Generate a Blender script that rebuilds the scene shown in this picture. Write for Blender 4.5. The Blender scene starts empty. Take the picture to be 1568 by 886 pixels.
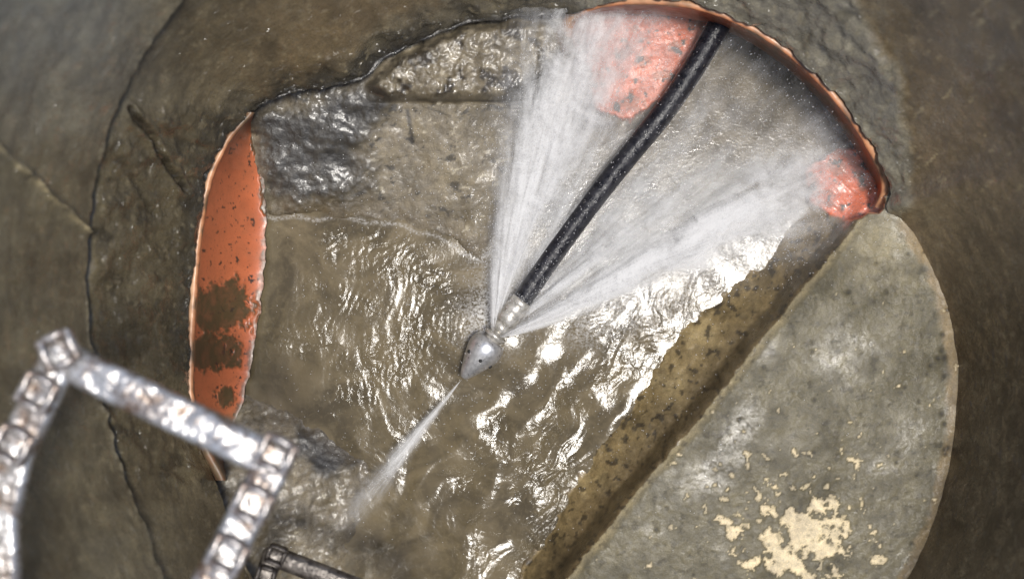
import bpy, math, numpy as np
from mathutils import Vector
H=2.2
rng=np.random.RandomState(7)
def lin(c):
    c=np.asarray(c,float)/255.0
    return np.where(c<=.04045,c/12.92,((c+.055)/1.055)**2.4)
LF=1.06
def alb(r,g,b,f=1.0): return lin((r,g,b))/LF*f
def P(u,v,z):
    s=(H-z)/H/1000.0
    return (u-784.0)*s,(443.0-v)*s,z
def unP(x,y,z):
    s=(H-z)/H/1000.0
    return x/s+784.0,443.0-y/s
def sm(a,b,x):
    t=np.clip((x-a)/(b-a),0,1); return t*t*(3-2*t)
# ---------- noise
def perlin(x,y,seed=0):
    r=np.random.RandomState(seed); p=r.permutation(256); p=np.concatenate([p,p]); ga=r.rand(256)*2*np.pi
    xi=np.floor(x).astype(int); yi=np.floor(y).astype(int); xf=x-xi; yf=y-yi
    def g(ix,iy,dx,dy):
        h=p[(p[ix&255]+iy)&255]; a=ga[h]; return np.cos(a)*dx+np.sin(a)*dy
    u=xf**3*(xf*(xf*6-15)+10); w=yf**3*(yf*(yf*6-15)+10)
    a=g(xi,yi,xf,yf); b=g(xi+1,yi,xf-1,yf); c=g(xi,yi+1,xf,yf-1); d=g(xi+1,yi+1,xf-1,yf-1)
    return 1.5*((a+(b-a)*u)*(1-w)+(c+(d-c)*u)*w)
def fbm(x,y,o=4,seed=0,gain=.5):
    t=0; a=1; n=0
    for i in range(o):
        t=t+a*perlin(x*2**i+i*17.3,y*2**i-i*9.1,seed+i); n+=a; a*=gain
    return t/n
def ridged(x,y,o=3,seed=0):
    t=0;a=1;n=0
    for i in range(o):
        t=t+a*(1-np.abs(perlin(x*2**i,y*2**i,seed+i))*2); n+=a;a*=.5
    return t/n
def dseg(u,v,pts,closed=False):
    d=np.full(np.shape(u),1e9); n=len(pts)
    for i in range(n if closed else n-1):
        ax,ay=pts[i]; bx,by=pts[(i+1)%n]; ex,ey=bx-ax,by-ay
        t=np.clip(((u-ax)*ex+(v-ay)*ey)/(ex*ex+ey*ey+1e-9),0,1)
        d=np.minimum(d,np.hypot(u-ax-t*ex,v-ay-t*ey))
    return d
def inside(u,v,pts):
    c=np.zeros(np.shape(u),bool); n=len(pts)
    for i in range(n):
        ax,ay=pts[i]; bx,by=pts[(i+1)%n]
        if ay==by: continue
        c^=((ay>v)!=(by>v))&(u<(bx-ax)*(v-ay)/(by-ay)+ax)
    return c
def sd(u,v,pts):
    d=dseg(u,v,pts,True); return np.where(inside(u,v,pts),-d,d)
def resample(pts,n,closed=False):
    p=np.array(pts,float)
    if closed: p=np.vstack([p,p[:1]])
    out=[]; m=len(p)-1
    for i in range(m):
        if closed: p0,p1,p2,p3=p[(i-1)%m],p[i],p[i+1],p[(i+2)%m]
        else: p0,p1,p2,p3=p[max(i-1,0)],p[i],p[i+1],p[min(i+2,m)]
        for t in np.linspace(0,1,12,endpoint=False):
            out.append(.5*((2*p1)+(-p0+p2)*t+(2*p0-5*p1+4*p2-p3)*t*t+(-p0+3*p1-3*p2+p3)*t**3))
    out.append(p[-1]); out=np.array(out)
    L=np.concatenate([[0],np.cumsum(np.linalg.norm(np.diff(out[:,:2],axis=0),axis=1))])
    q=np.linspace(0,L[-1],n+1 if closed else n)
    r=np.stack([np.interp(q,L,out[:,k]) for k in range(out.shape[1])],1)
    return r[:-1] if closed else r
# ---------- mesh helpers
def mk(name,verts,faces,mat=None,smooth=True,parent=None,attrs=None,uv=None):
    me=bpy.data.meshes.new(name)
    verts=np.asarray(verts,float); faces=np.asarray(faces,int)
    nf,k=faces.shape
    me.vertices.add(len(verts)); me.vertices.foreach_set('co',verts.ravel())
    me.loops.add(nf*k); me.loops.foreach_set('vertex_index',faces.ravel())
    me.polygons.add(nf); me.polygons.foreach_set('loop_start',np.arange(nf)*k)
    try: me.polygons.foreach_set('loop_total',np.full(nf,k))
    except Exception: pass
    me.update(calc_edges=True); me.validate()
    if smooth: me.polygons.foreach_set('use_smooth',np.ones(nf,bool))
    for a,val in (attrs or {}).items():
        val=np.asarray(val,float)
        if val.ndim==2:
            at=me.attributes.new(a,'FLOAT_COLOR','POINT'); at.data.foreach_set('color',np.hstack([val,np.ones((len(val),1))]).ravel())
        else:
            at=me.attributes.new(a,'FLOAT','POINT'); at.data.foreach_set('value',val)
    ob=bpy.data.objects.new(name,me); bpy.context.scene.collection.objects.link(ob)
    if mat: me.materials.append(mat)
    if parent: ob.parent=parent
    return ob
def gridfaces(nr,nc,wrap=False):
    i,j=np.meshgrid(np.arange(nr-1),np.arange(nc if wrap else nc-1),indexing='ij')
    a=i*nc+j; b=i*nc+(j+1)%nc; c=(i+1)*nc+(j+1)%nc; d=(i+1)*nc+j
    return np.stack([a,b,c,d],-1).reshape(-1,4)
def empty(name):
    e=bpy.data.objects.new(name,None); bpy.context.scene.collection.objects.link(e); return e
# ---------- materials
class NT:
    def __init__(s,name):
        s.m=bpy.data.materials.new(name); s.m.use_nodes=True; s.t=s.m.node_tree; s.t.nodes.clear()
        s.out=s.n('ShaderNodeOutputMaterial')
    def n(s,ty,**kw):
        x=s.t.nodes.new(ty)
        for k,v in kw.items(): setattr(x,k,v)
        return x
    def l(s,a,b): s.t.links.new(a,b)
    def math(s,op,a,b=None,clamp=False):
        x=s.n('ShaderNodeMath',operation=op); x.use_clamp=clamp
        for i,q in enumerate([a,b]):
            if q is None: continue
            if isinstance(q,(int,float)): x.inputs[i].default_value=q
            else: s.l(q,x.inputs[i])
        return x.outputs[0]
    def noise(s,scale,detail=4,rough=.55,vec=None,dist=0):
        x=s.n('ShaderNodeTexNoise'); x.inputs['Scale'].default_value=scale; x.inputs['Detail'].default_value=detail
        x.inputs['Roughness'].default_value=rough; x.inputs['Distortion'].default_value=dist
        if vec is None:
            if not hasattr(s,'tc'): s.tc=s.n('ShaderNodeTexCoord')
            vec=s.tc.outputs['Object']
        s.l(vec,x.inputs['Vector']); return x.outputs['Fac']
    def ramp(s,f,a,b,lo=0,hi=1):
        x=s.n('ShaderNodeMapRange'); x.inputs[1].default_value=a;x.inputs[2].default_value=b;x.inputs[3].default_value=lo;x.inputs[4].default_value=hi
        s.l(f,x.inputs[0]); return x.outputs[0]
    def mix(s,f,a,b,mode='MIX'):
        x=s.n('ShaderNodeMix',data_type='RGBA',blend_type=mode)
        for i,q in ((0,f),(6,a),(7,b)):
            if isinstance(q,(int,float)): x.inputs[i].default_value=q
            elif isinstance(q,(tuple,list,np.ndarray)): x.inputs[i].default_value=tuple(list(q)[:3])+(1,)
            else: s.l(q,x.inputs[i])
        return x.outputs[2]
    def bump(s,h,strength,dist,nrm=None):
        x=s.n('ShaderNodeBump'); x.inputs['Strength'].default_value=strength; x.inputs['Distance'].default_value=dist
        s.l(h,x.inputs['Height'])
        if nrm: s.l(nrm,x.inputs['Normal'])
        return x.outputs[0]
    def attr(s,name):
        return s.n('ShaderNodeAttribute',attribute_name=name)
    def bsdf(s,**kw):
        b=s.n('ShaderNodeBsdfPrincipled'); s.l(b.outputs[0],s.out.inputs[0])
        for k,v in kw.items():
            i=b.inputs[k.replace('_',' ')]
            if isinstance(v,(int,float)): i.default_value=v
            elif isinstance(v,(tuple,list,np.ndarray)): i.default_value=tuple(list(v)[:3])+(1,)
            else: s.l(v,i)
        return b
def vcmat(name,bs=.6,spec=.5,s1=90,s2=420,cb=.45,con=1.0,coatmin=.1,cd=.005,cs=None):
    t=NT(name); col=t.attr('Col').outputs['Color']; ro=t.attr('Rough').outputs['Fac']
    n1=t.noise(s1,5,.65); n2=t.noise(s2,2,.6); n3=t.noise(22,4,.6,dist=.6)
    k=.34*con
    c=t.mix(1.0,col,t.mix(t.ramp(n1,.3,.7),(1-k,)*3,(1+k,1+k*.95,1+k*.85)),'MULTIPLY')
    c=t.mix(1.0,c,t.mix(t.ramp(n3,.35,.65),(.80,.80,.83),(1.18,1.16,1.10)),'MULTIPLY')
    c=t.mix(1.0,c,t.mix(t.ramp(n2,.3,.7),(.82,.82,.82),(1.18,1.18,1.18)),'MULTIPLY')
    b=t.bump(n1,bs,.006); b=t.bump(n2,bs,.0018,b)
    r=t.math('ADD',ro,t.ramp(n1,.3,.7,-.12,.12),True)
    q=t.bsdf(Base_Color=c,Roughness=r,Normal=b,Specular_IOR_Level=spec)
    cw=t.math('MULTIPLY',t.ramp(ro,.62,.38,coatmin,1),t.ramp(n3,.38,.6,.25,1.0),True)
    q.inputs['Coat Roughness'].default_value=.10; q.inputs['Coat IOR'].default_value=1.45; t.l(cw,q.inputs['Coat Weight'])
    cn=t.noise(cs,3,.6,dist=.4) if cs else n1
    t.l(t.bump(cn,cb,cd),q.inputs['Coat Normal'])
    return t.m
M_floor=vcmat('wet_concrete_and_mud',.34,cb=.22,con=.6)
M_wall=vcmat('wet_shaft_wall',.28,s1=70,s2=330,cb=1.0,con=.5,coatmin=.9,cd=.035,cs=34)

# ================= FLOOR (channel + benching) =================
W=[(395,325),(500,328),(610,338),(690,365),(735,395),(800,320),(870,250),(960,200),(1050,140),(1090,80),(1110,30),(1230,80),(1280,180),(1285,225),(1235,255),(1235,320),(1170,400),(1080,475),(1000,565),(935,660),(870,770),(800,886),(770,980),(505,980),(525,886),(560,760),(560,700),(470,645),(370,600),(385,470)]
L0=np.array([1322,338.]); L1=np.array([868,886.]); Ld=(L1-L0)/np.linalg.norm(L1-L0); Ln=np.array([Ld[1],-Ld[0]])
if Ln[0]>0: Ln=-Ln
us=np.arange(235,1530,2.1); vs=np.arange(-70,985,2.1)
V,U=np.meshgrid(vs,us,indexing='ij')
wob=14*fbm(U/60,V/60,4,3)
dw=sd(U,V,W)+wob
dl=(U-L0[0])*Ln[0]+(V-L0[1])*Ln[1]+6*fbm(U/80,V/80,3,5)+7*np.sin((U+V)/140)+3*fbm(U/18,V/18,3,6)
ZW=-.115
r=np.clip(dw,0,None)/(np.clip(dw,0,None)+np.clip(dl,0,None)+1)
zs=ZW+.075*r+.036*sm(26,2,dl)
zu=ZW+.0003*np.clip(dw,0,220)+.004*fbm(U/50,V/50,4,11)
isright=(U*0.77+V*0.636)>(800*.77+560*.636)
Z=np.where(isright,zs,zu)
Z=np.where(dw<0,ZW-.03*sm(0,-50,dw)-.0005,Z)
bench=dl<0
Z=np.where(bench,0.0+.0015*fbm(U/70,V/70,3,8)-.004*sm(-14,0,dl)*1.0,Z)
RB=[(562,132),(600,98),(660,64),(720,40),(800,32),(858,38),(866,80),(836,112),(785,148),(680,153),(600,150)]
DM=[(380,170),(560,120),(610,150),(585,185),(560,235),(570,290),(520,316),(408,320),(395,250)]
DM2=[(780,150),(870,70),(905,110),(930,190),(860,215),(800,200)]
drb=sd(U,V,RB)+8*fbm(U/25,V/25,3,21); ddm=sd(U,V,DM)+34*fbm(U/50,V/50,5,22,.62); ddm2=sd(U,V,DM2)+26*fbm(U/40,V/40,4,24)
rb=sm(6,-10,drb); dm=np.maximum(sm(26,-34,ddm),sm(22,-14,ddm2)*.95)
Z+=rb*(.030+.008*fbm(U/38,V/38,4,31,.5))
Z+=dm*(.009+.007*fbm(U/100,V/55,3,33,.4))*(dw>0)
Z+=.012*sm(158,150,V)*sm(560,600,U)*sm(900,850,U)
OA=[(868,34),(960,8),(1095,10),(1075,80),(1020,150),(965,185),(915,165),(900,110)]
OB=[(1292,338),(1240,310),(1232,260),(1285,225),(1340,228),(1362,290),(1345,325)]
doa=sd(U,V,OA)+10*fbm(U/30,V/30,4,41); dob=sd(U,V,OB)+10*fbm(U/30,V/30,4,42)
org=np.maximum(sm(3,-3,doa),sm(3,-3,dob))
Z=np.where(org>.5,Z*.2+(-.085)*.8,Z)
DB=[(460,650),(540,630),(580,670),(560,715),(500,730),(455,700)]
ddb=sd(U,V,DB)+26*fbm(U/34,V/34,4,51)
db=sm(12,-16,ddb)
Z+=.006*fbm(U/42,V/42,4,61)*(dw>0)*(~bench)*(U<700)*sm(560,640,V)
Z+=np.where((~bench)&isright,.004*fbm((U+V)/90,(U-V)/25,3,71),0)
pits=np.zeros(U.shape)
for k in range(70):
    cu,cv=rng.uniform(1000,1455),rng.uniform(370,900); rr=rng.choice([1.3,1.6,2.2,3.4],p=[.4,.3,.2,.1])
    if k<12: cu,cv=1446+rng.uniform(-14,6),rng.uniform(440,700); rr=rng.uniform(2,4.5)
    d=np.hypot(U-cu,(V-cv)*rng.uniform(.7,1.3)); g_=np.exp(-(d/rr)**2)*bench; Z-=.002*g_; pits=np.maximum(pits,g_)
n1=fbm(U/120,V/120,5,81,.6); n2=fbm(U/35,V/35,4,82,.6); n3=fbm(U/14,V/14,3,83)
def C(*a): return np.array(alb(*a))
col=np.zeros(U.shape+(3,))+C(118,109,86)
def put(mask,c):
    global col
    col=col*(1-mask[...,None])+mask[...,None]*c
up=(~isright)
put(np.where(up,1,0)*1.0,C(126,117,99))
put(np.where(up,sm(-.05,.3,n1),0)*.7,C(94,85,66))
slope=isright&(~bench)
put(slope*1.0,C(134,117,82))
put(slope*sm(.0,.3,n2)*.6,C(92,80,56))
put(slope*sm(.0,-.35,n1)*.7,C(166,148,108))
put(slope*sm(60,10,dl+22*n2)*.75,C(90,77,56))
put(slope*sm(.22,.30,n3+.3*n1)*.75,C(50,45,37))
put(bench*1.0,C(104,98,78))
put(bench*sm(.0,.35,n1)*.65,C(80,74,54))
put(bench*sm(-.02,-.4,n1)*.6,C(122,116,96))
put(bench*sm(-14,-2,dl+6*n2)*.6,C(156,143,110))
put(bench*sm(.25,.33,n3+.3*n2)*.5,C(60,54,40))
put(bench*sm(110,10,np.hypot(U-1345,V-360)+60*n2)*.6,C(144,135,108))
put(bench*sm(16,5,dseg(U,V,[(1385,345),(1415,390),(1445,460),(1460,540),(1463,620),(1452,700),(1430,790),(1390,886)])+14*n2)*.7,C(142,122,88))
put(pits*.85,C(34,31,27))
md=np.exp(-((U-1225)/120)**2-((V-825)/75)**2)
pt=fbm(U/38+3,V/34,5,91,.62)
pm=bench*sm(.27,.32,pt*.9+md*.6-.13)
put(pm*sm(-.5,.1,n3+.3),C(222,206,172)); Z+=pm*.003
pt2=fbm(U/16,V/16,3,93); pm2=bench*sm(.55,.6,pt2+.25*np.exp(-((U-1200)/170)**2-((V-760)/120)**2))
put(pm2*1.0,C(196,182,150)); Z+=pm2*.002
sc=up*sm(.34,.42,fbm(U/22,V/12,4,95,.6)+.18*np.exp(-((U-760)/60)**2-((V-240)/40)**2))
put(sc*.7,C(186,178,158))
bl=up*sm(.22,.32,fbm(U/34,V/26,5,96,.65))*sm(420,330,V)
put(bl*.85,C(62,58,51))
gr=up*sm(5,1,np.minimum(np.minimum(dseg(U,V,[(624,170),(632,216)]),dseg(U,V,[(655,165),(690,178)])+2),dseg(U,V,[(640,152),(790,156)])+1.5))
put(gr*.8,C(44,40,34))
put(rb,C(116,107,89)); put(rb*sm(.05,.3,n3)*.6,C(160,151,132)); put(rb*sm(-.05,-.3,n2),C(62,56,47))
put(dm,C(56,54,50)); put(dm*sm(.1,.35,n3)*.6,C(74,71,65)); put(dm*sm(.1,.35,n1)*.5,C(84,77,62))
put(db,C(56,55,54))
put(up*sm(.1,.4,n2)*(V>560)*(U<640)*(dw>0)*.7,C(66,60,48))
wetz=sm(40,0,dw)*up; put(wetz*.6,C(88,77,58))
put(org,C(206,98,54)); put(org*sm(.12,.2,n2)*.6,C(136,86,56)); put(org*sm(.30,.36,n3+n2*.5),C(60,48,38))
put(sm(0,-10,dw)*(1-org),C(94,81,60))
pipein=((U>1060)&(V<300)&(dw>-5)&(~bench)); put(pipein*(1-org)*1.0,C(86,74,60))
rough=np.full(U.shape,.5); rough=rough+.08*n1
rough=rough*(1-dm)+.42*dm; rough=rough*(1-rb)+.36*rb
rough=np.where(up&(rb<.5)&(dm<.5),.5+.15*n2,rough); rough=np.where(slope,.38+.2*n2,rough); rough=np.where(pm>.5,.85,rough)
rough=np.where(bench&(pm<.5),.66+.3*n1-.24*np.exp(-(dseg(U,V,[(1140,640),(1090,730)])/30)**2),rough)
Z+=np.where(rb>.5,.003*ridged(U/12,V/12,3,97),0)+.0006*fbm(U/9,V/9,2,98)
X,Y,Zz=P(U,V,Z)
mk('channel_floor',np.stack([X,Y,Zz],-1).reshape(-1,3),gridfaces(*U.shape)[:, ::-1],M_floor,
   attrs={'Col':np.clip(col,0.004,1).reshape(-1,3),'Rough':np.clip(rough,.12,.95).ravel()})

# ================= WATER =================
us=np.arange(330,1345,1.9); vs=np.arange(5,985,1.9)
V,U=np.meshgrid(vs,us,indexing='ij')
wx=U+60*fbm(U/150,V/150,3,101); wy=V+60*fbm(U/150,V/150,3,102)
dx,dy=wx-745,wy-520; R=np.hypot(dx,dy); T=np.arctan2(dy,dx)
swirl=perlin(R/44+.8*T,T*1.4+7,103)*.7+.8*perlin(wx/75,wy/75,109)
swf=fbm(R/10+1.2*T,T*5.0+3,3,104,.6)
a=(-.56*wx+.83*wy); b=(.83*wx+.56*wy)
flow=perlin(a/130,b/45,105)*.9+.5*perlin(a/60,b/50,110)
flf=fbm(a/28,b/9,3,106,.6)
big=fbm(a/190,b/85,2,107)
blend=sm(-60,60,(U-735)*.83+(V-560)*.56)
def gb(*a_):
    return sum(w_*np.exp(-(dseg(U,V,pp)/s_)**2) for pp,s_,w_ in a_)
hot=gb(([(520,375),(600,400),(660,440),(705,490)],26,.85),([(540,590),(580,545),(640,490)],28,1.0),([(450,520),(490,500)],22,.8),([(480,440),(560,470)],20,.4),
       ([(620,560),(660,530),(700,520)],26,.8),([(1075,440),(1010,490),(940,520)],30,.9),([(980,540),(890,600),(810,700)],32,.7),([(840,720),(850,790),(830,870)],46,1.1),([(760,650),(720,730),(715,800),(735,860)],22,.7),([(640,640),(600,720)],26,.4))
hot=np.clip(hot,0,1.3)*(.35+1.0*sm(-.2,.35,fbm(U/40,V/40,2,111)))
act=(.15+.8*np.maximum(sm(400,500,U)*sm(320,430,V),blend))*sm(260,440,V)
Zw=ZW+ act*.0013*(swirl*(1-blend)+flow*blend) + .0019*(swf*(1-blend)+flf*blend)*hot + .00018*(swf*(1-blend)+flf*blend)*act+ .008*big*blend*sm(520,650,V)
Zw+=.012*np.exp(-(np.hypot(U-770,V-520)/60)**2)
rd=dseg(U,V,[(900,540),(850,600),(770,690),(745,780),(730,900)])+10*fbm(U/50,V/50,2,113); Zw+=.006*np.exp(-(rd/30)**2)
dwW=sd(U,V,W)
foam=np.exp(-(np.hypot(U-745,V-500)/36)**2)*.8+.7*np.exp(-(dseg(U,V,[(760,490),(800,360),(870,240)])/45)**2)*sm(620,460,V)
foam+=.6*np.exp(-(dseg(U,V,[(900,500),(1000,460),(1110,410),(1200,350)])/34)**2)
foam+=.5*np.exp(-((dwW+6+8*fbm(U/40,V/40,3,120))/3.0)**2)*(V<420)
X,Y,Zz=P(U,V,Zw)
keep=(dwW<34)
f=gridfaces(*U.shape)[:, ::-1]; f=f[keep.ravel()[f].all(1)]
used=np.unique(f); remap=-np.ones(U.size,int); remap[used]=np.arange(len(used))
t=NT('muddy_water')
n1=t.noise(12,3,.6,dist=1.0); n2=t.noise(110,3,.6,dist=.8); n4=t.noise(260,3,.6)
c=t.mix(t.ramp(n1,.35,.68),alb(78,70,54),alb(116,104,80))
c=t.mix(t.ramp(n2,.5,.75,0,.3),c,alb(132,119,92))
fo=t.attr('foam').outputs['Fac']
c=t.mix(t.math('MULTIPLY',fo,t.ramp(n4,.38,.62),True),c,(.6,.59,.57))
ho=t.attr('hot').outputs['Fac']
bb=t.n('ShaderNodeBump'); bb.inputs['Distance'].default_value=.003; t.l(n2,bb.inputs['Height']); t.l(t.ramp(ho,0,1,.08,.45),bb.inputs['Strength'])
b_=t.bump(n4,.08,.0012,bb.outputs[0])
t.bsdf(Base_Color=c,Roughness=t.ramp(n1,.3,.7,.08,.17),Normal=b_,IOR=1.33,Specular_IOR_Level=.45)
mk('muddy_water',np.stack([X,Y,Zz],-1).reshape(-1,3)[used],remap[f],t.m,attrs={'foam':foam.ravel()[used],'hot':hot.ravel()[used]})

# ================= SHAFT WALL =================
lip=[(385,172,.03),(450,142,.02),(545,126,.0),(590,92,.0),(650,62,.0),(710,40,.0),(790,26,.0),(850,26,.01),(880,20,.02),(960,-4,.05),(1060,2,.075),(1150,36,.08),(1230,92,.08),(1300,165,.07),(1350,245,.04),(1366,295,.01),(1362,322,.0),(1388,346,-.004),(1415,390,-.004),(1445,460,-.004),(1460,540,-.004),(1463,620,-.004),(1452,700,-.004),(1430,790,-.004),(1390,886,-.004),(1330,980,0),(1200,1080,0),(1000,1150,0),(800,1160,0),(600,1100,0),(450,980,.0),(375,860,.0),(335,750,.0),(305,680,.02),(292,600,.04),(288,500,.05),(298,390,.05),(320,265,.05),(345,212,.05)]
NA=1200
lp=resample(lip,NA,True)
rg_=(lp[:,2]>-.003)
lu=lp[:,0]+4*fbm(np.arange(NA)/11.,np.zeros(NA),3,201)*rg_; lv=lp[:,1]+7*fbm(np.arange(NA)/14.,np.zeros(NA)+9,4,202)*rg_; lz=lp[:,2]
lx,ly,_=P(lu,lv,lz)
Cx,Cy=.05,-.12
th=np.arctan2(ly-Cy,lx-Cx)
def Rr(th):
    d=np.degrees(th)
    xs=[-180,-140,-90,-45,0,45,90,135,160,180]; rs=[.615,.585,.62,.66,.68,.68,.66,.675,.65,.615]
    return np.interp(d,xs,rs)
R1=Rr(th)
x1=Cx+R1*np.cos(th); y1=Cy+R1*np.sin(th)
R2=R1+.09; x2=Cx+R2*np.cos(th); y2=Cy+R2*np.sin(th)
rings=[]
for s in (0,.5):
    rings.append((lx+(lx-Cx)*.09*(1-s),ly+(ly-Cy)*.09*(1-s),lz-.17*(1-s)-.004))
z1=.30
NS=160
for s in np.linspace(0,1,NS):
    f_=s**.85
    rings.append((lx+(x1-lx)*f_,ly+(y1-ly)*f_,lz+(z1-lz)*(s**1.08)))
for s in np.linspace(0,1,100)[1:]:
    rings.append((x1+(x2-x1)*s,y1+(y2-y1)*s,np.full(NA,z1+(.85-z1)*s)))
G=np.stack([np.stack(q,-1) for q in rings],0)
gu=np.gradient(G,axis=0); gv=np.roll(G,-1,1)-np.roll(G,1,1)
N=np.cross(gv,gu); N/=np.linalg.norm(N,axis=-1,keepdims=True)+1e-12
inw=np.stack([Cx-G[...,0],Cy-G[...,1],0*G[...,0]+.0],-1); sg=np.sign((N*inw).sum(-1,keepdims=True)); sg[sg==0]=1; N*=sg
u,v=unP(G[...,0],G[...,1],G[...,2])
seamA=[(285,-20),(225,70),(178,150),(150,230),(134,330),(128,430),(134,520),(150,620),(190,740),(242,870),(270,930)]
seamB=[(-20,212),(40,262),(85,312),(122,352)]
seamC=[(196,165),(225,210),(256,258),(276,292)]
seamE=[(1285,-20),(1345,50),(1382,120),(1396,200),(1398,310)]
seamF=[(175,240),(205,280),(232,330)]
wu=u+7*fbm(u/50,v/50,3,209); wv_=v+7*fbm(u/50,v/50,3,210)
dA,dB,dC,dE,dF=[dseg(wu,wv_,q) for q in (seamA,seamB,seamC,seamE,seamF)]
mortarR=(sd(u,v,[(870,30),(900,-60),(1285,-60),(1345,50),(1382,120),(1396,200),(1400,318),(1360,330),(1300,200),(1200,90),(1050,20)])+14*fbm(u/40,v/40,4,211))
mR=sm(8,-12,mortarR)
mortL=(sd(u,v,[(385,172),(300,160),(200,165),(150,235),(134,330),(130,480),(140,640),(200,740),(330,760),(290,600),(288,450),(320,265)])+16*fbm(u/40,v/40,4,212)); mL=sm(12,-16,mortL)
mT=sm(60,10,dseg(u,v,[(545,120),(600,70),(710,25),(860,10),(900,0)])+30*fbm(u/40,v/40,3,213))
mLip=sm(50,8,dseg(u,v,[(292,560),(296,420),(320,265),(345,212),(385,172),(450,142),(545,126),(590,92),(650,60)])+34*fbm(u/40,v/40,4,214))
m=np.maximum(np.maximum(mR,mL*.8),np.maximum(mT,mLip))
disp=.006*fbm(u/120,v/120,3,221)+m*(.011*fbm(u/60,v/50,3,222,.5)+.004*fbm(u/20,v/20,3,223))
disp+=mR*.008+.006*mL
side=np.where(wu<np.interp(wv_,[p[1] for p in seamA],[p[0] for p in seamA]),1.,0.)
disp+=.012*side*sm(0,8,dA)*sm(120,8,dA)-.006*np.exp(-(dA/4)**2)
disp+=.007*np.exp(-(dB/5)**2)*(1+fbm(u/6,v/6,2,224))-.006*np.exp(-(dC/4.5)**2)+.005*np.exp(-((dC-9)/5)**2)-.004*np.exp(-(dF/4)**2)
disp+=.0012*fbm(u/20,v/20,3,225)
disp+=.0012*fbm(dA/14,(u+v)/160,3,227)*side
disp[:3]*=0.2
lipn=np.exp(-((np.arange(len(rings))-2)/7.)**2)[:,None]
disp=disp+lipn*.004*fbm(u/12,v/12,3,226)*(lz[None,:]>.01)
G=G+N*disp[...,None]
n1=fbm(u/140,v/140,5,231,.6); n2=fbm(u/38,v/38,4,232,.6); n3=fbm(u/13,v/13,3,233)
col=np.zeros(u.shape+(3,))+C(116,101,76)
put(sm(500,200,u)*.8,C(116,109,88)); put(sm(.0,.35,n1)*.55,C(82,73,55)); put(sm(-.05,-.4,n1)*.5,C(140,131,108))
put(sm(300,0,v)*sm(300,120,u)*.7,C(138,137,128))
put(sm(1390,1470,u)*sm(300,560,v)*.9,C(72,57,39))  # shade on the lower right wall, painted into its colour
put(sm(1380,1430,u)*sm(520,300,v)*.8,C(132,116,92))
put(mL*.8,C(92,84,65)); put(mL*sm(.05,.3,n2)*.7,C(56,52,43))
put(mT*.9,C(98,92,77)); put(mR,C(138,133,118)); put(mR*sm(.05,.35,n2)*.6,C(98,93,78))
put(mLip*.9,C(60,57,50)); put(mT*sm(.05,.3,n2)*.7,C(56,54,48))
put(np.exp(-(dA/3.5)**2)*.6,C(52,47,40)); put(np.exp(-((dA-8)/5)**2)*side*.6*sm(-.3,.3,n3),C(186,176,148))
put(np.exp(-(dB/4)**2)*.8*sm(-.2,.2,n3),C(200,182,140)); put(np.exp(-(dC/5)**2)*.8,C(40,36,31)); put(np.exp(-(dF/4)**2)*.5,C(50,46,38))
put(sm(.3,.38,n3+.2*n2)*.3,C(160,148,120)*1.0)
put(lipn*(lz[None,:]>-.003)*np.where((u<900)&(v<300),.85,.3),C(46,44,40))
sp=sm(.36,.42,fbm((u+v)/16,(u-v)/60,3,235)); put(sp*sm(1390,1420,u)*sm(420,200,v)*.8,C(185,168,130))
rough=.34+.2*n1-.12*m
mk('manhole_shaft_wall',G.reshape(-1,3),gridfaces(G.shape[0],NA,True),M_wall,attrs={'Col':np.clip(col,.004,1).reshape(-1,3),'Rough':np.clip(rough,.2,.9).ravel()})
# ================= GROUND at street level =================
rr=[1.0,1.25,2,4,10,40,150]; NG=130
idx=np.linspace(0,NA,NG,endpoint=False).astype(int)
bx,by=x2[idx],y2[idx]; rg=[]
for k,q in enumerate(rr):
    rg.append(np.stack([Cx+(bx-Cx)*q*1.0,Cy+(by-Cy)*q,np.full(NG,.852)],-1))
t=NT('asphalt'); n=t.noise(60,6,.7); n2=t.noise(1.2,4)
c=t.mix(n,(.035,.035,.035),(.075,.073,.07)); c=t.mix(t.ramp(n2,.3,.7,0,.5),c,(.05,.045,.04))
t.bsdf(Base_Color=c,Roughness=.85,Normal=t.bump(n,.5,.01))
rg=np.array(rg); mk('ground',rg.reshape(-1,3),gridfaces(len(rr),NG,True),t.m)

# ================= ORANGE PIPES =================
t=NT('orange_pipe_plastic'); col=t.attr('Col').outputs['Color']; n=t.noise(45,4,.6,dist=.5); n2=t.noise(260,3,.6)
c=t.mix(t.ramp(n2,.6,.72,0,.5),col,alb(100,66,46)); c=t.mix(t.ramp(n,.45,.75,0,.45),c,alb(158,98,68))
t.bsdf(Base_Color=c,Roughness=t.ramp(n,.3,.7,.28,.5),Normal=t.bump(n2,.25,.001))
M_or=t.m
e=empty('orange_inlet_pipe')
arcp=resample([(872,60,-.06),(880,30,-.01),(905,14,.02),(960,5,.045),(1060,11,.07),(1148,44,.075),(1228,100,.075),(1297,175,.065),(1340,245,.035),(1352,285,.0),(1342,318,-.03)],240)
d=np.gradient(arcp[:,:2],axis=0); d/=np.linalg.norm(d,axis=1,keepdims=True); nn=np.stack([d[:,1],-d[:,0]],1)
rows=[];cr=[]
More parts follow.
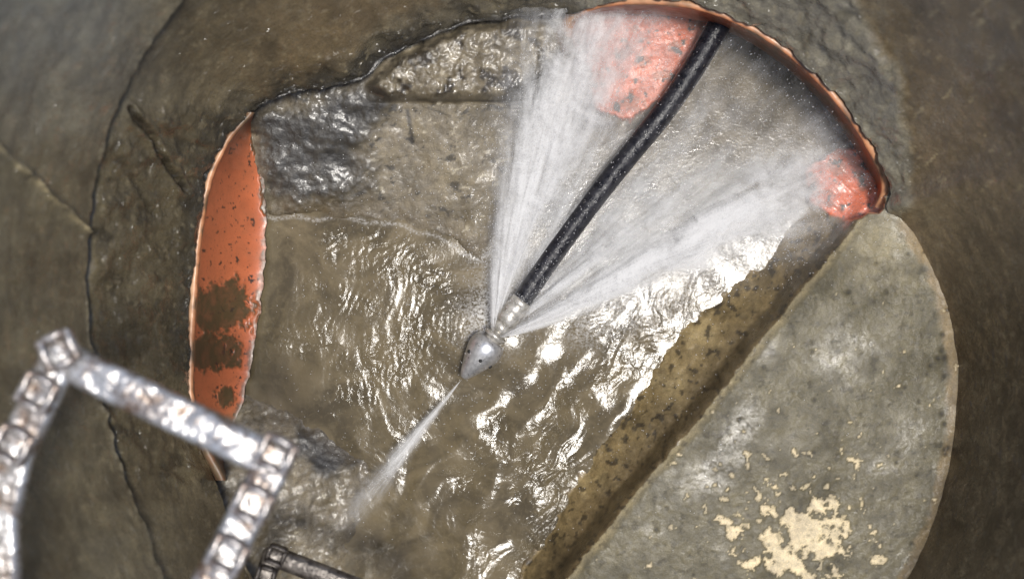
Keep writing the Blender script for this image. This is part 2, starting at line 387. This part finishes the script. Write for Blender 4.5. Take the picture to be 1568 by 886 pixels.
for off,dz,cc in [(16,-.02,(184,124,88)),(8,-.001,(218,168,128)),(5,0,(218,168,128)),(0,0,(214,150,108)),(-3,-.003,(202,126,84)),(-3,-.012,(188,104,66)),(-7,-.05,(170,90,56)),(-12,-.085,(130,78,54)),(-19,-.13,(100,74,56))]:
    wv=1.2*fbm(np.arange(240)/9.,np.zeros(240)+off,2,240)
    uu=arcp[:,0]+nn[:,0]*(off+wv); vv=arcp[:,1]+nn[:,1]*(off+wv); rows.append(np.stack(P(uu,vv,np.maximum(arcp[:,2]+dz,-.14)),-1)); cr.append(np.tile(C(*cc),(240,1)))
    dirt=sm(-.1,.25,fbm(np.arange(240)/16.,np.zeros(240)+off/9,3,244))[:,None]*.75
    cr[-1]=cr[-1]*(1-dirt)+dirt*C(112,98,80)
mk('rim',np.array(rows).reshape(-1,3),gridfaces(9,240),M_or,parent=e,attrs={'Col':np.array(cr).reshape(-1,3)})
e=empty('orange_outlet_pipe')
NV=260; vv1=np.linspace(172,735,NV)
lepts=np.array([(172,390),(192,370),(212,352),(262,327),(310,314),(380,305),(440,300),(500,296),(600,294),(660,304),(735,345)],float)
repts=np.array([(172,390),(186,391),(215,399),(262,404),(330,407),(400,406),(470,399),(560,384),(616,372),(680,345),(735,350)],float)
LE=np.interp(vv1,lepts[:,0],lepts[:,1]); RE=np.interp(vv1,repts[:,0],repts[:,1])+5*fbm(np.arange(NV)/9.,np.zeros(NV),4,246)
kk=np.ones(9)/9; LE=np.convolve(np.pad(LE,4,'edge'),kk,'valid')
NC=90; q=np.linspace(0,1,NC)[:,None]
uu=LE[None]*(1-q)+RE[None]*q; vv=np.broadcast_to(vv1[None],uu.shape)
zz=.035-.13*(1-(1-q)**1.8)+0*uu
col=np.zeros(uu.shape+(3,))+C(198,112,74); n2=fbm(uu/22,vv/22,4,251,.6); n3=fbm(uu/7,vv/7,3,252)
put(sm(.05,.4,fbm(uu/60,vv/60,3,253))*.6,C(176,98,64))
for (a,b_,ra,rb_) in [(336,470,52,40),(322,540,48,28),(345,606,18,14),(398,215,14,34),(405,290,8,30)]:
    mk_=sm(1.15,.8,np.hypot((uu-a)/ra,(vv-b_)/rb_)+.9*n2+.3*n3); put(mk_,C(88,72,50)); zz=zz+.003*mk_
put(sm(.34,.40,n2*.9+n3*.4)*1.0,C(66,54,46)); put(sm(.36,.44,n3+.3*n2)*sm(300,340,uu),C(60,50,42))
put(sm(.9,.98,q+.15*n2)*.8,C(84,72,54))
put(sm(.05,.0,q)*np.ones(uu.shape)*.7,C(216,160,118)); put(sm(612,650,vv+12*n2)*.85,C(98,84,62)); put(sm(240,185,vv+20*n2)*.4,C(120,76,50))  # paler left edge is a painted highlight; the browns are mud
zz=zz+.0015*fbm(uu/50,vv/50,2,255)
mk('pipe_wall',np.stack(P(uu,vv,zz),-1).reshape(-1,3),gridfaces(NC,NV),M_or,parent=e,attrs={'Col':col.reshape(-1,3)})
rows=[];cr=[]
for off,z_,cc in [(14,.0,(180,116,80)),(9,.040,(222,186,152)),(4,.044,(222,172,132)),(-1,.041,(212,146,104)),(-3,.03,(196,112,72))]:  # lighter orange rows carry the edge highlight in their colour
    wv=1.5*fbm(np.arange(NV)/8.,np.zeros(NV)+off/5,2,260)
    rows.append(np.stack(P(LE-off+wv,vv1,np.full(NV,z_)),-1)); cr.append(np.tile(C(*cc),(NV,1)))
    dirt=np.maximum(sm(.0,.3,fbm(np.arange(NV)/18.,np.zeros(NV)+off/9,3,264)),np.maximum(sm(600,650,vv1),sm(230,190,vv1)))[:,None]*.9; cr[-1]=cr[-1]*(1-dirt)+dirt*C(96,84,66)
mk('rim',np.array(rows).reshape(-1,3)[:],gridfaces(5,NV),M_or,parent=e,attrs={'Col':np.array(cr).reshape(-1,3)})

# ================= HOSE + NOZZLE =================
def sweep(name,path,radii,mat,parent,nseg=28):
    path=np.array(path,float); T=np.gradient(path,axis=0); T/=np.linalg.norm(T,axis=1,keepdims=True)
    up=np.array([0,0,1.]); S=np.cross(T,up); S/=np.linalg.norm(S,axis=1,keepdims=True); B=np.cross(S,T)
    a=np.linspace(0,2*np.pi,nseg,endpoint=False)
    ring=path[:,None,:]+np.asarray(radii)[:,None,None]*(S[:,None,:]*np.cos(a)[None,:,None]+B[:,None,:]*np.sin(a)[None,:,None])
    return mk(name,ring.reshape(-1,3),gridfaces(len(path),nseg,True),mat,parent=parent)
t=NT('black_rubber'); n=t.noise(90,4,.6); n2=t.noise(380,3)
c=t.mix(t.ramp(n,.4,.7),(.006,.006,.010),(.024,.024,.031)); c=t.mix(t.ramp(n2,.66,.74),c,(.2,.18,.16))
t.bsdf(Base_Color=c,Roughness=t.ramp(n,.3,.7,.22,.5),Normal=t.bump(n,.6,.004),Specular_IOR_Level=.35); M_rub=t.m
t=NT('nozzle_steel'); n=t.noise(120,5,.6); n2=t.noise(500,3)
c=t.mix(t.ramp(n,.3,.7),(.42,.42,.43),(.74,.74,.75)); t.bsdf(Base_Color=c,Metallic=.7,Roughness=t.ramp(n,.3,.7,.24,.4),Normal=t.bump(n2,.3,.0006)); M_st=t.m
t=NT('coupling_zinc'); n=t.noise(90,5,.6)
c=t.mix(t.ramp(n,.35,.7),(.30,.28,.24),(.68,.65,.6)); t.bsdf(Base_Color=c,Metallic=.5,Roughness=.35,Normal=t.bump(n,.3,.001)); M_zn=t.m
e=empty('jetting_hose')
hp=resample([(783,484,-.058),(797,463,-.058),(849,387,-.056),(898,320,-.052),(956,246,-.047),(1011,179,-.042),(1051,122,-.038),(1086,65,-.034),(1122,2,-.03),(1168,-80,-.03)],160)
hw=np.stack(P(hp[:,0],hp[:,1],hp[:,2]),-1)
sweep('hose',hw,np.linspace(.0158,.0185,160),M_rub,e)
A=np.array(P(795,466,-.058)); B=np.array(P(709,578,-.066)); ax=B-A; Ln_=np.linalg.norm(ax); ax/=Ln_
def prof(name,pr,mat,par,nseg=32,hexa=False):
    pts=[];rad=[]
    for d_,r_ in pr: pts.append(A+ax*d_*Ln_); rad.append(r_)
    pts=np.array(pts); S=np.cross(ax,[0,0,1]); S/=np.linalg.norm(S); Bn=np.cross(S,ax)
    a=np.linspace(0,2*np.pi,nseg,endpoint=False)
    ring=pts[:,None,:]+np.array(rad)[:,None,None]*(S*np.cos(a)[:,None]+Bn*np.sin(a)[:,None])[None]
    return mk(name,ring.reshape(-1,3),gridfaces(len(pts),nseg,True),mat,parent=par,smooth=not hexa)
e2=empty('jetting_nozzle')
prof('crimp_sleeve',[(-.06,.001),(-.06,.0165),(-.04,.0182),(.0,.0185),(.02,.0172),(.04,.0185),(.10,.0185),(.12,.0172),(.14,.0185),(.24,.0185),(.26,.016),(.26,.002)],M_zn,e2)
prof('hex_nut',[(.26,.002),(.26,.0165),(.275,.019),(.35,.019),(.365,.0165),(.365,.002)],M_zn,e2,6,True)
prof('neck',[(.36,.013),(.40,.013),(.40,.0185),(.43,.019),(.45,.0175),(.45,.013),(.48,.0135),(.49,.012)],M_zn,e2)
prof('bullet_head',[(.48,.003),(.48,.019),(.49,.023),(.51,.0258),(.54,.0275),(.58,.0283),(.62,.0282),(.66,.0272),(.72,.0245),(.78,.0212),(.84,.0175),(.90,.0135),(.95,.0100),(.985,.0068),(1.0,.005),(1.0,.002),(.98,.0018)],M_st,e2)
S=np.cross(ax,[0,0,1]); S/=np.linalg.norm(S); Bn=np.cross(S,ax)
t=NT('dark_bore'); t.bsdf(Base_Color=(.01,.01,.01),Roughness=.6); M_dk=t.m
for k in range(6):
    a=k*math.pi/3+.75; c0=A+ax*.72*Ln_+(S*math.cos(a)+Bn*math.sin(a))*.0237
    bpy.ops.mesh.primitive_uv_sphere_add(segments=14,ring_count=8,radius=.0032,location=c0); o=bpy.context.object; o.name='jet_port_%d'%k; o.data.materials.append(M_dk); o.parent=e2

# ================= SPRAY =================
O=(754.,520.)
def env(ph,r):
    e1=np.exp(-r/130.)
    mu=74+12*e1-.004*(r-300)
    x=ph-mu
    j=3.0*np.exp(-(np.abs(x)/np.where(x>0,6.0,6.5))**2.0)*sm(600,250,r)
    j+=.5*np.exp(-(x/9)**2)*sm(660,440,r)
    j+=.5*np.exp(-((ph-61.5)/3.0)**2)*sm(430,180,r)
    mb=26.5-12*e1; x=ph-mb
    j+=3.1*np.exp(-(np.abs(x)/np.where(x<0,3.4,5.))**2)*sm(610,340,r)
    j+=.45*np.exp(-((ph-27)/6)**2)*sm(640,480,r)
    j+=1.3*np.exp(-((ph-38.5)/3.3)**2)*sm(520,180,r)
    j+=.5*np.exp(-((ph-46.5)/3.2)**2)*sm(580,230,r)
    j+=.09*sm(8,22,ph)*sm(92,78,ph)*sm(60,200,r)*sm(700,560,r)
    j*=sm(6,26,r)*(1+.9*np.exp(-r/90))
    return j
e3=empty('water_spray')
def spraymat(name,seed,thr,lo=.18):
    t=NT(name); al=t.attr('alpha').outputs['Fac']; pr=t.attr('pr').outputs['Vector']
    mp=t.n('ShaderNodeMapping'); mp.inputs['Location'].default_value=(seed*7.1,seed*3.3,seed); t.l(pr,mp.inputs[0])
    s1=t.noise(1.0,4,.58,vec=mp.outputs[0],dist=.5)
    n2=t.noise(20,6,.68,dist=.7); n3=t.noise(420,2,.7)
    s=t.ramp(s1,.34,.66,lo,1.6); n2r=t.ramp(n2,.34,.66,.25,1.6); n3r=t.ramp(n3,.3,.7,.6,1.4)
    a=t.math('MULTIPLY',t.math('MULTIPLY',al,s),t.math('MULTIPLY',n2r,n3r)); a=t.math('MULTIPLY',a,thr)
    a=t.math('SUBTRACT',1.0,t.math('POWER',2.71828,t.math('MULTIPLY',a,-1.0)))
    d=t.n('ShaderNodeBsdfDiffuse'); d.inputs[0].default_value=(.84,.84,.84,1)
    tr=t.n('ShaderNodeBsdfTranslucent'); tr.inputs[0].default_value=(.84,.84,.85,1)
    m1=t.n('ShaderNodeMixShader'); m1.inputs[0].default_value=.3; t.l(d.outputs[0],m1.inputs[1]); t.l(tr.outputs[0],m1.inputs[2])
    tp=t.n('ShaderNodeBsdfTransparent'); m2=t.n('ShaderNodeMixShader'); t.l(a,m2.inputs[0]); t.l(tp.outputs[0],m2.inputs[1]); t.l(m1.outputs[0],m2.inputs[2])
    t.l(m2.outputs[0],t.out.inputs[0]); return t.m
def zlay(k,r,ph):
    base=[-.076,-.06,-.038][k]; rise=[.012,.035,.06][k]
    return base+rise*np.clip(r/600,0,1)
for k in range(3):
    ph=np.linspace(-6,112,260); r_=np.linspace(8,700,180)
    Rg,Pg=np.meshgrid(r_,ph,indexing='ij')
    wgt=[.85,.7,.45][k]
    pu=Rg*np.cos(np.radians(Pg)); pv=Rg*np.sin(np.radians(Pg))
    wobb=(2.6*fbm(pu/70,pv/70,4,310+k,.6))*sm(60,260,Rg)
    al=env(Pg+[0,1.4,-1.2][k]+wobb,Rg*(1+.12*fbm(pu/90,pv/90,2,330+k)))*wgt
    hosem=np.exp(-((Pg-54)/(1.0+1250/np.clip(Rg,60,None)))**2)
    if k==2: al*=1-.93*hosem
    uu=O[0]+pu; vv=O[1]-pv
    X,Y,Zz=P(uu,vv,zlay(k,Rg,Pg)+.006*fbm(Pg/9,Rg/150,2,300+k))
    o=mk('mist_sheet_%d'%k,np.stack([X,Y,Zz],-1).reshape(-1,3),gridfaces(*Rg.shape),spraymat('spray_mist_%d'%k,k+1,1.0),parent=e3,attrs={'alpha':al.ravel()})
    at=o.data.attributes.new('pr','FLOAT_VECTOR','POINT'); at.data.foreach_set('vector',np.stack([Pg*.30,Rg/140,0*Pg],-1).ravel())
ph0=math.degrees(math.atan2(-(800-580),530-708))
for k in range(2):
    ph=np.linspace(ph0-9,ph0+9,50); r_=np.linspace(2,330,90); Rg,Pg=np.meshgrid(r_,ph,indexing='ij')
    al=np.exp(-((Pg-ph0)/(3.3))**2)*sm(320,120,Rg)*.8*sm(0,14,Rg)+.45*np.exp(-((Pg-ph0)/1.2)**2)*sm(200,20,Rg)
    uu=708+Rg*np.cos(np.radians(Pg)); vv=579-Rg*np.sin(np.radians(Pg))
    X,Y,Zz=P(uu,vv,-.066-.02*Rg/330+k*.006)
    o=mk('forward_jet_%d'%k,np.stack([X,Y,Zz],-1).reshape(-1,3),gridfaces(*Rg.shape),spraymat('jet_mist_%d'%k,k+9,1.0,.4),parent=e3,attrs={'alpha':al.ravel()})
    at=o.data.attributes.new('pr','FLOAT_VECTOR','POINT'); at.data.foreach_set('vector',np.stack([Pg*.5,Rg/60,0*Pg],-1).ravel())
t=NT('water_droplets'); t.bsdf(Base_Color=(.8,.8,.82),Roughness=.15); M_dr=t.m
def droplets(name,u,v,z,du,dv,ln,wd,parent):
    n=len(u); p=np.stack(P(u,v,z),-1); D=np.stack([du,-dv,.15*rng.randn(n)],-1); D/=np.linalg.norm(D,axis=1,keepdims=True)
    Sx=np.cross(D,np.array([0,0,1.])); Sx/=np.linalg.norm(Sx,axis=1,keepdims=True)+1e-9; Bx=np.cross(Sx,D)
    vs_=np.stack([p+D*ln[:,None],p-D*ln[:,None],p+Sx*wd[:,None],p+Bx*wd[:,None],p-Sx*wd[:,None],p-Bx*wd[:,None]],1).reshape(-1,3)
    ft=np.array([[0,2,3],[0,3,4],[0,4,5],[0,5,2],[1,3,2],[1,4,3],[1,5,4],[1,2,5]])
    f=(np.arange(n)[:,None,None]*6+ft[None]).reshape(-1,3)
    mk(name,vs_,f,M_dr,parent=parent)
n=120000
r_=rng.rand(n)**.75*650; ph=rng.uniform(-4,104,n); k_=fbm(ph*.5,r_/95,3,400)
acc=rng.rand(n)<np.clip(np.clip(env(ph+2.5*rng.randn(n),r_),0,1)*.5*(.35+1.2*k_)+.05*sm(5,20,ph)*sm(100,80,ph),0,1)*np.clip(r_/260,.1,1)
hs=np.exp(-((ph-54)/(1.0+1100/np.clip(r_,60,None)))**2); acc&=rng.rand(n)>hs*.75
r_,ph=r_[acc],ph[acc]; n=len(r_)
uu=O[0]+r_*np.cos(np.radians(ph)); vv=O[1]-r_*np.sin(np.radians(ph)); z=-.08+rng.rand(n)*(.05+.07*r_/600)
droplets('spray_droplets',uu,vv,z,np.cos(np.radians(ph))+.25*rng.randn(n),-np.sin(np.radians(ph))+.25*rng.randn(n),rng.uniform(.0005,.0022,n),rng.uniform(.00018,.00055,n),e3)
n=4200
ang=rng.uniform(0,2*np.pi,n); rr_=np.abs(rng.randn(n))*240+20
uu=800+rr_*np.cos(ang)*1.2; vv=430+rr_*np.sin(ang); ok=(uu>420)&(uu<1300)&(vv>60)&(vv<860); uu,vv=uu[ok],vv[ok]; n=len(uu)
droplets('stray_droplets',uu,vv,rng.uniform(-.09,0.02,n),rng.randn(n),rng.randn(n),rng.uniform(.0005,.0014,n),rng.uniform(.0003,.0007,n),e3)

# ================= MANHOLE STEPS =================
t=NT('galvanised_step'); n=t.noise(34,5,.65); n2=t.noise(130,4,.6); n5=t.noise(26,2,.5)
c=t.mix(t.ramp(n,.36,.54),alb(118,94,72),alb(188,187,186)); c=t.mix(t.ramp(n2,.5,.68,0,.8),c,alb(84,62,44))
q=t.bsdf(Base_Color=c,Metallic=.5,Roughness=t.ramp(n2,.3,.7,.2,.38),Normal=t.bump(n2,.4,.003,t.bump(n5,.7,.015)))
q.inputs['Coat Weight'].default_value=.8; q.inputs['Coat Roughness'].default_value=.12; t.l(t.bump(n5,1.0,.022),q.inputs['Coat Normal']); M_g=t.m
t=NT('dark_step_metal'); n=t.noise(60,5,.65)
c=t.mix(t.ramp(n,.38,.65),alb(48,42,38),alb(110,104,98)); t.bsdf(Base_Color=c,Metallic=.4,Roughness=.25,Normal=t.bump(n,.6,.004)); M_gd=t.m
def box_between(name,p,q,w,h,mat,parent,bev=.003):
    p=Vector(p);q=Vector(q);d=q-p
    bpy.ops.mesh.primitive_cube_add(size=1,location=(p+q)/2); o=bpy.context.object; o.name=name
    o.scale=(d.length,w,h); o.rotation_euler=d.to_track_quat('X','Z').to_euler()
    bpy.ops.object.transform_apply(location=False,rotation=False,scale=True)
    m=o.modifiers.new('b','BEVEL'); m.width=bev; m.segments=3; o.data.materials.append(mat); o.parent=parent
    for f in o.data.polygons: f.use_smooth=True
    return o
def step(name,pts,z,w,h,mat,knob,knobs):
    e=empty(name); Wd=[Vector(P(a,b,z)) for a,b in pts]
    for i in range(len(Wd)-1):
        d=(Wd[i+1]-Wd[i]).normalized()
        box_between('bar_%d'%i,Wd[i]-d*w*.35,Wd[i+1]+d*w*.35,w*(1-.01*i),h-.0008*i,mat,e,.009)
    for j,(a,b,c,d) in enumerate(knobs):
        c0=Vector(P(a,b,z+h/2)); dr=Vector((c,-d,0)).normalized(); pr=Vector((-dr.y,dr.x,0))
        for s_ in (-1,1):
            box_between('grip_%d_%d'%(j,s_),c0+pr*s_*knob*.42-dr*knob*.5+Vector((0,0,.004)),c0+pr*s_*knob*.42+dr*knob*.5+Vector((0,0,.004)),knob*.26,.018,mat,e,.004)
            box_between('grip_c_%d_%d'%(j,s_),c0+dr*s_*knob*.42-pr*knob*.35+Vector((0,0,.0035)),c0+dr*s_*knob*.42+pr*knob*.35+Vector((0,0,.0035)),knob*.26,.0165,mat,e,.004)
    return e
step('manhole_step',[(40,1000),(2,910),(0,790),(24,690),(92,548),(420,706),(350,840),(262,1000)],.62,.044,.026,M_g,.038,
   [(92,536,-66,-140),(60,600,-70,130),(22,680,-70,130),(424,694,-70,140),(388,770,-70,140),(350,848,-70,140)])
step('manhole_step',[(380,960),(418,850),(560,905),(640,935),(600,1010)],.20,.030,.02,M_gd,.026,[(424,848,330,130),(408,880,-30,100)])

# ================= CAMERA / LIGHT =================
cam=bpy.data.cameras.new('camera'); co=bpy.data.objects.new('camera',cam); bpy.context.scene.collection.objects.link(co)
co.location=(0,0,H); cam.sensor_width=36; cam.lens=36*H/1.568; cam.clip_start=.05; cam.clip_end=500
cam.dof.use_dof=True; cam.dof.focus_distance=H+.07; cam.dof.aperture_fstop=2.2
bpy.context.scene.camera=co
tilt=math.radians(7); az=math.atan2(-.3,.95)
sdir=Vector((math.sin(tilt)*math.cos(az),math.sin(tilt)*math.sin(az),math.cos(tilt)))
sl=bpy.data.lights.new('sun','SUN'); sl.energy=3.5; sl.angle=math.radians(10); sl.color=(1,.96,.9)
so=bpy.data.objects.new('sun',sl); bpy.context.scene.collection.objects.link(so); so.rotation_euler=sdir.to_track_quat('Z','Y').to_euler(); so.location=(0,0,5)
w=bpy.data.worlds.new('World'); bpy.context.scene.world=w; w.use_nodes=True; nt=w.node_tree; bg=nt.nodes['Background']
sk=nt.nodes.new('ShaderNodeTexSky'); sk.sky_type='NISHITA'; sk.sun_disc=False; sk.sun_elevation=math.pi/2-tilt; sk.sun_rotation=math.pi/2-az
nt.links.new(sk.outputs[0],bg.inputs[0]); bg.inputs[1].default_value=.15
sc_=bpy.context.scene; sc_.view_settings.view_transform='Standard'; sc_.view_settings.look='None'; sc_.view_settings.exposure=0
